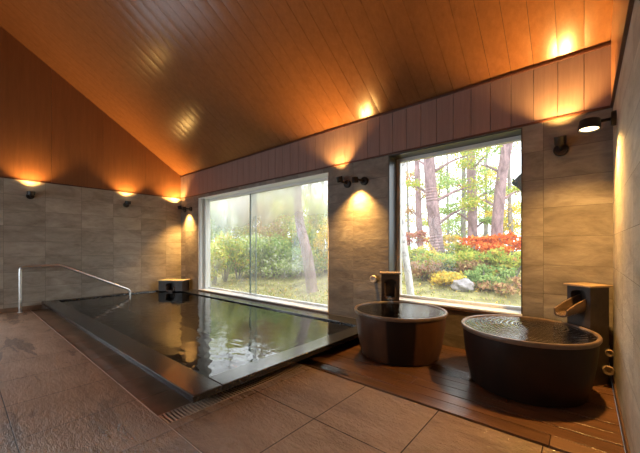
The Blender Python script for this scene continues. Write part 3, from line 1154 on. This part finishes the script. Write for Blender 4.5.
def leaf_object(name, pts, size, palette, parent=None, flat=0.0, jitter=0.35, aspect=0.55, up=None):
    """one mesh of separate small folded leaves, each with its own true colour"""
    n = len(pts)
    pts = np.asarray(pts, float)
    d = nrng.normal(size=(n, 3))
    d[:, 2] -= 0.2
    d /= np.linalg.norm(d, axis=1)[:, None]
    nn = nrng.normal(size=(n, 3))
    nn[:, 2] = np.abs(nn[:, 2]) + flat
    s = np.cross(d, nn)
    s /= np.linalg.norm(s, axis=1)[:, None] + 1e-9
    u = np.cross(s, d)
    L_ = size * (1 + jitter * nrng.uniform(-1, 1, n))[:, None]
    a = pts - d * L_ * 0.5
    c = pts + d * L_ * 0.5
    b = pts + s * L_ * aspect * 0.5 + u * L_ * 0.10
    e = pts - s * L_ * aspect * 0.5 + u * L_ * 0.10
    co = np.stack([a, b, c, e], 1).reshape(-1, 3)
    me = bpy.data.meshes.new(name)
    me.vertices.add(n * 4)
    me.vertices.foreach_set('co', co.ravel())
    me.loops.add(n * 4)
    me.loops.foreach_set('vertex_index', np.arange(n * 4, dtype=np.int32))
    me.polygons.add(n)
    me.polygons.foreach_set('loop_start', np.arange(0, n * 4, 4, dtype=np.int32))
    me.polygons.foreach_set('loop_total', np.full(n, 4, dtype=np.int32))
    pal = np.asarray([p[:3] for p in palette], float)
    w = np.asarray([p[3] if len(p) > 3 else 1.0 for p in palette])
    idx = nrng.choice(len(pal), n, p=w / w.sum())
    col = pal[idx] * (1 + 0.25 * nrng.uniform(-1, 1, (n, 1)))
    col = np.clip(col, 0, 0.95)
    rgba = np.concatenate([np.repeat(col, 4, 0), np.ones((n * 4, 1))], 1)
    at = me.color_attributes.new('leaf_colour', 'FLOAT_COLOR', 'POINT')
    at.data.foreach_set('color', rgba.ravel().astype(np.float32))
    me.update()
    me.validate()
    o = bpy.data.objects.new(name, me)
    C.objects.link(o)
    me.materials.append(M['leaf'])
    if parent is not None:
        o.parent = parent
    return o


def blob(n, c, r, shell=0.55):
    """points in an ellipsoid, more of them near its skin"""
    d = nrng.normal(size=(n, 3))
    d /= np.linalg.norm(d, axis=1)[:, None]
    t = (shell + (1 - shell) * nrng.uniform(0, 1, n)) ** 1.0
    return np.asarray(c) + d * np.asarray(r) * t[:, None]


YG = [(0.50, 0.52, 0.10, 3), (0.34, 0.44, 0.09, 3), (0.62, 0.52, 0.12, 2), (0.22, 0.33, 0.08, 1.5), (0.55, 0.30, 0.10, 0.6)]
GR = [(0.28, 0.42, 0.14, 3), (0.38, 0.50, 0.18, 3), (0.19, 0.30, 0.11, 1.5), (0.52, 0.55, 0.20, 1.2)]
OL = [(0.55, 0.60, 0.12, 3), (0.41, 0.52, 0.11, 3), (0.72, 0.65, 0.14, 2), (0.79, 0.43, 0.12, 1.0), (0.82, 0.79, 0.41, 0.7)]
OR = [(0.80, 0.20, 0.045, 3), (0.85, 0.30, 0.06, 3), (0.66, 0.13, 0.05, 1.5), (0.72, 0.42, 0.12, 1)]
RD = [(0.50, 0.14, 0.09, 3), (0.58, 0.22, 0.12, 2), (0.42, 0.22, 0.12, 1.5), (0.48, 0.36, 0.14, 1)]
RB = [(0.45, 0.24, 0.14, 3), (0.52, 0.33, 0.18, 2), (0.36, 0.32, 0.12, 2), (0.60, 0.42, 0.2, 1)]
YE = [(0.80, 0.58, 0.10, 3), (0.72, 0.50, 0.12, 2), (0.58, 0.52, 0.14, 2)]
PALE = [(0.53, 0.65, 0.19, 3), (0.74, 0.77, 0.48, 2), (0.36, 0.48, 0.16, 2), (0.85, 0.85, 0.70, 1)]


def at(px, y):
    """x of the sight line through picture column px at world depth y (used once to lay the garden out)"""
    a = math.atan((px - 320) / 311.0) - math.radians(40.4)
    return y * math.tan(a)


def shrub(name, x, y, rx, rz, n, size, pal, label, lift=0.0, lumps=7, group='shrubs on the bank outside'):
    z = float(gz(x, y))
    root = tag(empty(name, (x, y, z)), label, 'shrub', group)
    P = []
    stem = MB()
    for k in range(lumps):
        a = 2 * math.pi * k / lumps + rnd.uniform(-0.4, 0.4)
        q = rnd.uniform(0.25, 0.7)
        c = (rx * q * math.cos(a), rx * 0.8 * q * math.sin(a), lift + rz * rnd.uniform(0.4, 1.6))
        rr = rx * rnd.uniform(0.26, 0.6)
        P.append(blob(n // lumps, c, (rr, rr, rz * rnd.uniform(0.3, 0.65)), 0.3))
        stem.tube([(0.04 * math.cos(a), 0.04 * math.sin(a), -0.05), (c[0] * 0.4, c[1] * 0.4, c[2] * 0.55), (c[0], c[1], c[2] + rz * 0.2)], [0.018, 0.012, 0.005], 6)
    P = np.concatenate(P)
    P[:, 2] = np.maximum(P[:, 2], 0.02)
    leaf_object('foliage', P, size, pal, root)
    stem.build('stems', M['bark_grey'], root)
    return root


def tree(name, pts, r0, r1, mat, crowns, label, group='trees on the bank outside', wob=0.0, branches=()):
    """pts: world points of the trunk axis; crowns: (dx,dy,z, rx, rz, n, size, palette)"""
    x, y = pts[0][0], pts[0][1]
    z = float(gz(x, y)) - 0.08
    root = tag(empty(name, (x, y, z)), label, 'tree', group)
    tp = [Vector((p[0] - x, p[1] - y, (p[2] - z) if i else -0.1)) for i, p in enumerate(pts)]
    path = round_path(tp, 0.4, 4) if len(tp) > 2 else tp
    # subdivide
    full = []
    for a, b in zip(path[:-1], path[1:]):
        for k in range(4):
            full.append(a.lerp(b, k / 4))
    full.append(path[-1])
    n = len(full)
    rad = [r0 + (r1 - r0) * i / (n - 1) for i in range(n)]
    rad = [r * (1 + 0.06 * math.sin(3.1 * i + x)) for i, r in enumerate(rad)]
    rad[0] = r0 * 1.25
    mb = MB()
    mb.tube(full, rad, 14)
    mb.build('trunk', mat, root, smooth=True)
    for (dx, dy, cz, rx, rz, nl, size, pal) in crowns:
        zc = cz - z
        # the branch that carries this clump leaves the trunk a little below it
        j = min(range(n), key=lambda i: abs(full[i].z - (zc - 0.25 * abs(dx) - 0.3)))
        s = full[j]
        e = Vector((full[j].x + dx, full[j].y + dy, zc))
        MB().tube([s, s.lerp(e, 0.5) + Vector((0, 0, 0.08)), e], [max(0.012, rad[j] * 0.28), rad[j] * 0.18 + 0.006, 0.006], 7).build('branch', mat, root, smooth=True)
    for grp in {id(c[7]) for c in crowns}:
        P = []
        pal = None
        sz = 0.1
        for (dx, dy, cz, rx, rz, nl, size, pl) in crowns:
            if id(pl) != grp:
                continue
            zc = cz - z
            j = min(range(n), key=lambda i: abs(full[i].z - (zc - 0.25 * abs(dx) - 0.3)))
            for q in range(3):
                oc = (full[j].x + dx + rnd.uniform(-.4, .4) * rx, full[j].y + dy + rnd.uniform(-.4, .4) * rx, zc + rnd.uniform(-.4, .4) * rz)
                P.append(blob(nl // 3, oc, (rx * 0.75, rx * 0.75, rz * 0.75), 0.2))
            pal, sz = pl, size
        leaf_object('foliage', np.concatenate(P), sz, pal, root, flat=0.8)
    return root


BP, BG, BB = M['bark_pink'], M['bark_grey'], M['bark_birch']
def clumps(spec, n, size, pal):
    return [(a, b, c, rx, rz, n, size, pal) for (a, b, c, rx, rz) in spec]

# --- seen through the right-hand window
y = 6.2
tree('birch_tree', [(at(413, y), y, 0), (at(408, y), y, 0.75), (at(402, y), y, 1.45), (at(400, y), y + .1, 2.4), (at(401, y), y + .2, 4.5), (at(402, y), y, 6)], 0.075, 0.06, BB,
     clumps([(-.5, .4, 4.2, .6, .3), (.6, .5, 4.8, .7, .3)], 250, 0.09, YG), 'pale leaning birch trunk just outside the right window frame')
y = 11.0
tree('pine_tree', [(at(439, y), y, 0), (at(437, y), y, 1.3), (at(431, y), y, 3.2), (at(428, y), y, 5), (at(428, y), y, 8)], 0.235, 0.17, BP,
     clumps([(1.3, .6, 3.4, .9, .3), (1.2, -.2, 2.6, .7, .25), (-.9, .3, 3.6, .7, .25), (1.4, .2, 4.4, .9, .3), (-1.0, .5, 4.7, .9, .3)], 420, 0.085, YG),
     'thickest pinkish pine trunk left in the right window')
y = 13.0
tree('pine_tree', [(at(473, y), y, 0), (at(472.5, y), y, 2.2), (at(471, y), y, 4.6), (at(470, y), y, 9)], 0.185, 0.145, BP,
     clumps([(-.8, -.3, 2.7, .8, .25), (.8, .2, 3.4, .8, .25), (-1.0, .4, 3.9, .9, .3), (.8, -.4, 4.7, .9, .3), (-.7, .2, 5.2, .9, .3), (.5, .3, 2.3, .6, .2)], 480, 0.09, GR),
     'straight pinkish pine trunk in the middle of the right window')
y = 12.0
tree('pine_tree', [(at(496, y), y, 0), (at(497, y), y, 2.0), (at(501, y), y, 3.5), (at(509, y), y, 5.0), (at(516, y), y, 7)], 0.19, 0.15, BP,
     clumps([(-.8, .2, 3.0, .7, .25), (-1.0, .3, 4.3, .8, .3), (.7, .4, 3.2, .7, .3)], 350, 0.085, YG),
     'pinkish pine trunk leaning right near the right window edge')
y = 14.0
tree('pine_tree', [(at(421, y), y, 0), (at(419, y), y, 2.5), (at(417, y), y, 5.0), (at(415, y), y, 8)], 0.15, 0.11, BP,
     clumps([(-.5, .2, 3.0, .7, .3), (.6, -.2, 3.7, .7, .3), (-.4, .3, 4.6, .8, .3)], 420, 0.09, RB),
     'slender pine trunk with rusty leaves between birch and thickest pine')
y = 17.0
for i, (p, tp_, r, pal, lab) in enumerate([(463, 464, .13, GR, 'dark thin trunk behind, left of the middle pine'), (449, 447, .08, YG, 'thin sapling behind, between thickest and middle pines'),
                                      (484, 487, .09, YG, 'thin trunk behind, between middle and leaning pines'), (512, 508, .10, YE, 'thin yellow-leaved tree at the right window edge'),
                                      (409, 407, .09, YG, 'thin trunk behind the pale birch'), (430, 443, .06, YG, 'thin slanting sapling behind the thickest pine')]):
    yy = y + (i % 3) * 1.6
    cr = [(rnd.uniform(-1.0, 1.0), rnd.uniform(-.5, .5), rnd.uniform(1.6, 6.3), rnd.uniform(.6, 1.1), rnd.uniform(.25, .45)) for _ in range(14)]
    tree('slender_tree', [(at(p, yy), yy, 0), (at((p + tp_) / 2, yy), yy, 3), (at(tp_, yy), yy, 7)], r, r * .7, BG, clumps(cr, 170, 0.11, pal), lab)

shr = [  # px, y, rx, rz, n, size, palette, label, lift
    (488, 11.2, .85, .34, 2600, .09, OR, 'bright orange shrub under the leaning pine', .22),
    (508, 11.6, .7, .36, 1500, .09, OR, 'orange shrub at the right window edge', .15),
    (410, 11.5, .8, .30, 1500, .09, RD, 'red-brown shrub behind the birch trunk', .45),
    (424, 10.2, .7, .30, 1500, .08, YE, 'yellow shrub left of the thickest pine foot', .1),
    (407, 9.6, .7, .32, 1500, .08, YG, 'yellow-green shrub close behind the birch trunk', .1),
    (447, 12.2, .9, .36, 1600, .09, YE, 'yellow shrub right of the thickest pine', .1),
    (462, 10.8, .8, .34, 2000, .08, YG, 'yellow-green shrub below the middle pine', .1),
    (455, 9.3, .75, .34, 2200, .075, YG, 'bright yellow-green shrub in the middle of the bank', .02),
    (436, 8.9, .75, .34, 2000, .075, YG, 'yellow-green shrub in front of the thickest pine', .02),
    (472, 9.0, .65, .32, 1800, .075, RB, 'rusty shrub in the middle of the bank', .02),
    (492, 9.4, .8, .36, 2200, .08, YG, 'yellow-green shrub in front of the orange shrub', .05),
    (513, 9.0, .8, .36, 1800, .08, YG, 'green-yellow shrub low at the right window edge', .05),
    (424, 8.4, .6, .30, 1600, .075, RB, 'rusty shrub low behind the birch trunk', .0),
    (446, 8.0, .6, .24, 1500, .07, YE, 'low yellow shrub left of the grey rock', .0),
    (484, 8.2, .75, .26, 1800, .07, GR, 'low green shrub right of the grey rock', .0),
    (506, 7.9, .7, .22, 1300, .07, RB, 'low rusty shrub near the right window edge', .0),
]
for (px, y, rx, rz, n, sz, pal, lab, lf) in shr:
    shrub('leafy_shrub', at(px, y), y, rx, rz, int(n * 0.55), sz * 1.35, pal, lab, lf, 9)
# grey rock
def rock(x, y, r, label):
    import bmesh
    bm = bmesh.new()
    bmesh.ops.create_icosphere(bm, subdivisions=3, radius=1)
    for v in bm.verts:
        k = 1 + 0.16 * math.sin(v.co.x * 4 + 1) * math.sin(v.co.y * 3.3) + 0.1 * math.sin(v.co.z * 7 + v.co.x * 5)
        v.co = Vector((v.co.x * r * k, v.co.y * r * 0.8 * k, v.co.z * r * 0.7 * k))
    me = bpy.data.meshes.new('rock')
    bm.to_mesh(me)
    bm.free()
    o = bpy.data.objects.new('rock', me)
    C.objects.link(o)
    me.materials.append(M['rock'])
    o.location = (x, y, float(gz(x, y)) + r * 0.35)
    return tag(o, label, 'rock')
rock(at(463, 7.7), 7.7, 0.24, 'grey rock at the foot of the bank outside the right window')

# dark square sheet hung on its corner outside the right window
o = MB().box(-0.2, -0.012, -0.2, 0.2, 0.012, 0.2).build('hanging_sheet', M['slate_dark'], bevel=0.003)
o.location = (-0.42, YB + TH + 0.22, 2.05)
o.rotation_euler = (0, math.radians(45), 0)
MB().tube([(-0.16, 0.012, -0.16), (-0.16, -0.235, -0.16)], 0.01, 8).build('bracket', M['slate_dark'], o)
tag(o, 'dark diamond-shaped sheet hanging outside at the right window edge', 'panel')

# --- seen through the steamed window
y = 6.75
tree('pine_tree', [(at(313, y), y, 0), (at(309, y), y, 0.75), (at(305, y), y, 1.35), (at(299, y), y, 2.0), (at(297, y), y, 3.0), (at(300, y), y, 6)], 0.17, 0.12, BP,
     clumps([(-.8, .5, 3.5, .9, .3), (.7, .6, 3.9, .9, .35)], 400, 0.1, YG), 'leaning pinkish trunk behind the steamed big window')
mass = [  # px, y, rx, rz(half height), lift, palette, n
    (214, 5.6, .75, .70, .1, OL, 2600), (225, 6.3, .9, .85, .2, OL, 2800), (238, 6.8, .9, .75, .1, GR, 2600), (252, 7.2, .9, .8, .1, OL, 2600),
    (264, 7.3, .9, .75, .1, PALE, 2600), (276, 7.6, .9, .72, .1, GR, 2600), (288, 7.6, .9, .62, .1, PALE, 2600), (299, 8.0, .9, .6, .1, GR, 2400),
    (318, 8.2, .9, .62, .1, YG, 2400), (326, 8.6, .8, .9, .2, YE, 1600), (309, 8.8, .9, .8, .3, GR, 2400),
    (232, 8.5, 1.3, 1.3, .8, YG, 3000), (256, 9.0, 1.3, 1.35, .7, RB, 2800), (282, 9.4, 1.3, 1.2, .8, OL, 2800), (305, 10., 1.3, 1.1, .9, OL, 2600), (326, 10.5, 1.2, 1.0, .9, YG, 2400),
    (222, 9.6, 1.6, 1.2, 2.0, OL, 2600), (246, 10.4, 1.6, 1.2, 1.9, OL, 2600), (274, 11, 1.5, 1.1, 1.8, YG, 2400), (210, 7.6, 1.2, 1.3, .6, GR, 2800), (296, 8.6, 1.0, .9, .2, YG, 2400), (312, 9.6, 1.1, .9, .3, YG, 2400), (271, 8.3, 1.0, .9, .4, RB, 2200)]
nice = ['olive bush', 'tall olive bush', 'green bush', 'large olive bush', 'pale-leaved bush', 'dense green bush', 'bush with pale leaves', 'low green bush',
        'yellow-green bush', 'yellow bush', 'mid-green bush', 'tall yellow-green bush', 'tall rusty bush', 'tall olive-brown bush', 'high olive bush', 'high yellow-green bush', 'tallest olive treelet', 'olive treelet', 'yellow-green treelet', 'tall green bush', 'rounded yellow-green bush', 'dense yellow-green bush', 'rounded rusty bush']
where = ['at the far left end of the steamed window', 'second from the left in the steamed window', 'left of the sliding pane edge', 'behind the sliding pane edge', 'just right of the sliding pane edge',
         'in the middle of the right steamed pane', 'left of the leaning pinkish trunk', 'close behind the leaning pinkish trunk', 'right of the leaning pinkish trunk', 'at the right end of the steamed window',
         'behind the leaning trunk, further up the bank', 'at the back of the left steamed pane', 'at the back near the sliding pane edge', 'at the back, left of the leaning trunk', 'at the back, above the leaning trunk foot', 'at the back, right of the leaning trunk', 'reaching the top of the left steamed pane', 'reaching the window top at the sliding pane edge', 'reaching the window top left of the leaning trunk', 'at the back of the far left end of the steamed window', 'between the leaning trunk and the olive bushes behind it', 'directly behind the leaning trunk, half way up the bank', 'behind the pale-leaved bush at the sliding pane edge']
for (px, y, rx, rz, lf, pal, n), a, b in zip(mass, nice, where):
    shrub('garden_bush', at(px, y), y, rx, rz, n, .095, pal, a + ' ' + b, lf, 9, 'bushes behind the steamed window')
for i, (p, y, pal, lab) in enumerate([(228, 11, OL, 'tree at the back left of the steamed window'), (262, 12.5, RB, 'rusty tree behind the sliding pane edge'),
                                      (285, 12, YG, 'thin tree at the back, left of the leaning trunk'), (322, 13, YG, 'thin tree at the back right of the steamed window')]):
    cr = [(rnd.uniform(-1.5, 1.5), rnd.uniform(-.8, .8), rnd.uniform(2.0, 5.5), rnd.uniform(.8, 1.3), rnd.uniform(.3, .5)) for _ in range(9)]
    tree('garden_tree', [(at(p, y), y, 0), (at(p + 1, y), y, 3), (at(p, y), y, 7)], .13, .08, BG, clumps(cr, 380, 0.12, pal), lab, 'trees behind the steamed window')

# far woods closing the view
for i in range(18):
    y = rnd.uniform(19, 27)
    x = -34 + i * 2.15 + rnd.uniform(-.6, .6)
    if -13.5 < x < -7.5 and y < 60 and i % 2 == 0:
        continue
    cr = [(rnd.uniform(-1.6, 1.6), rnd.uniform(-1, 1), rnd.uniform(1.6, 6.5), rnd.uniform(.9, 1.5), rnd.uniform(.35, .6)) for _ in range(8)]
    pal = (GR, YG, OL, YE)[i % 4]
    tree('distant_tree', [(x, y, 0), (x + .1, y, 3.5), (x, y, 8)], .15, .09, BG, clumps(cr, 260, 0.16, pal), 'far tree standing beyond the bank', 'far trees beyond the bank')

# grass and fallen leaves
n = 9000
gxs = nrng.uniform(-16, 1.5, n)
gys = YB + TH + 0.1 + nrng.uniform(0, 1, n) ** 1.3 * 5.5
P = np.stack([gxs, gys, gz(gxs, gys) + 0.02 + 0.03 * nrng.uniform(0, 1, n)], 1)
o = leaf_object('grass', P, 0.09, [(0.42, 0.44, 0.12, 3), (0.55, 0.52, 0.18, 3), (0.34, 0.38, 0.10, 2)], flat=0.0, aspect=0.25)
tag(o, 'short yellow-green grass outside below the windows', 'grass', kind='stuff')
n = 5000
gxs = nrng.uniform(-16, 1.5, n)
gys = YB + TH + 0.1 + nrng.uniform(0, 1, n) ** 1.1 * 8
P = np.stack([gxs, gys, gz(gxs, gys) + 0.045], 1)
o = leaf_object('fallen_leaves', P, 0.07, RB + YE + [(0.6, 0.5, 0.4, 2)], flat=3.0)
tag(o, 'fallen orange and yellow leaves scattered on the grass', 'fallen leaves', kind='stuff')
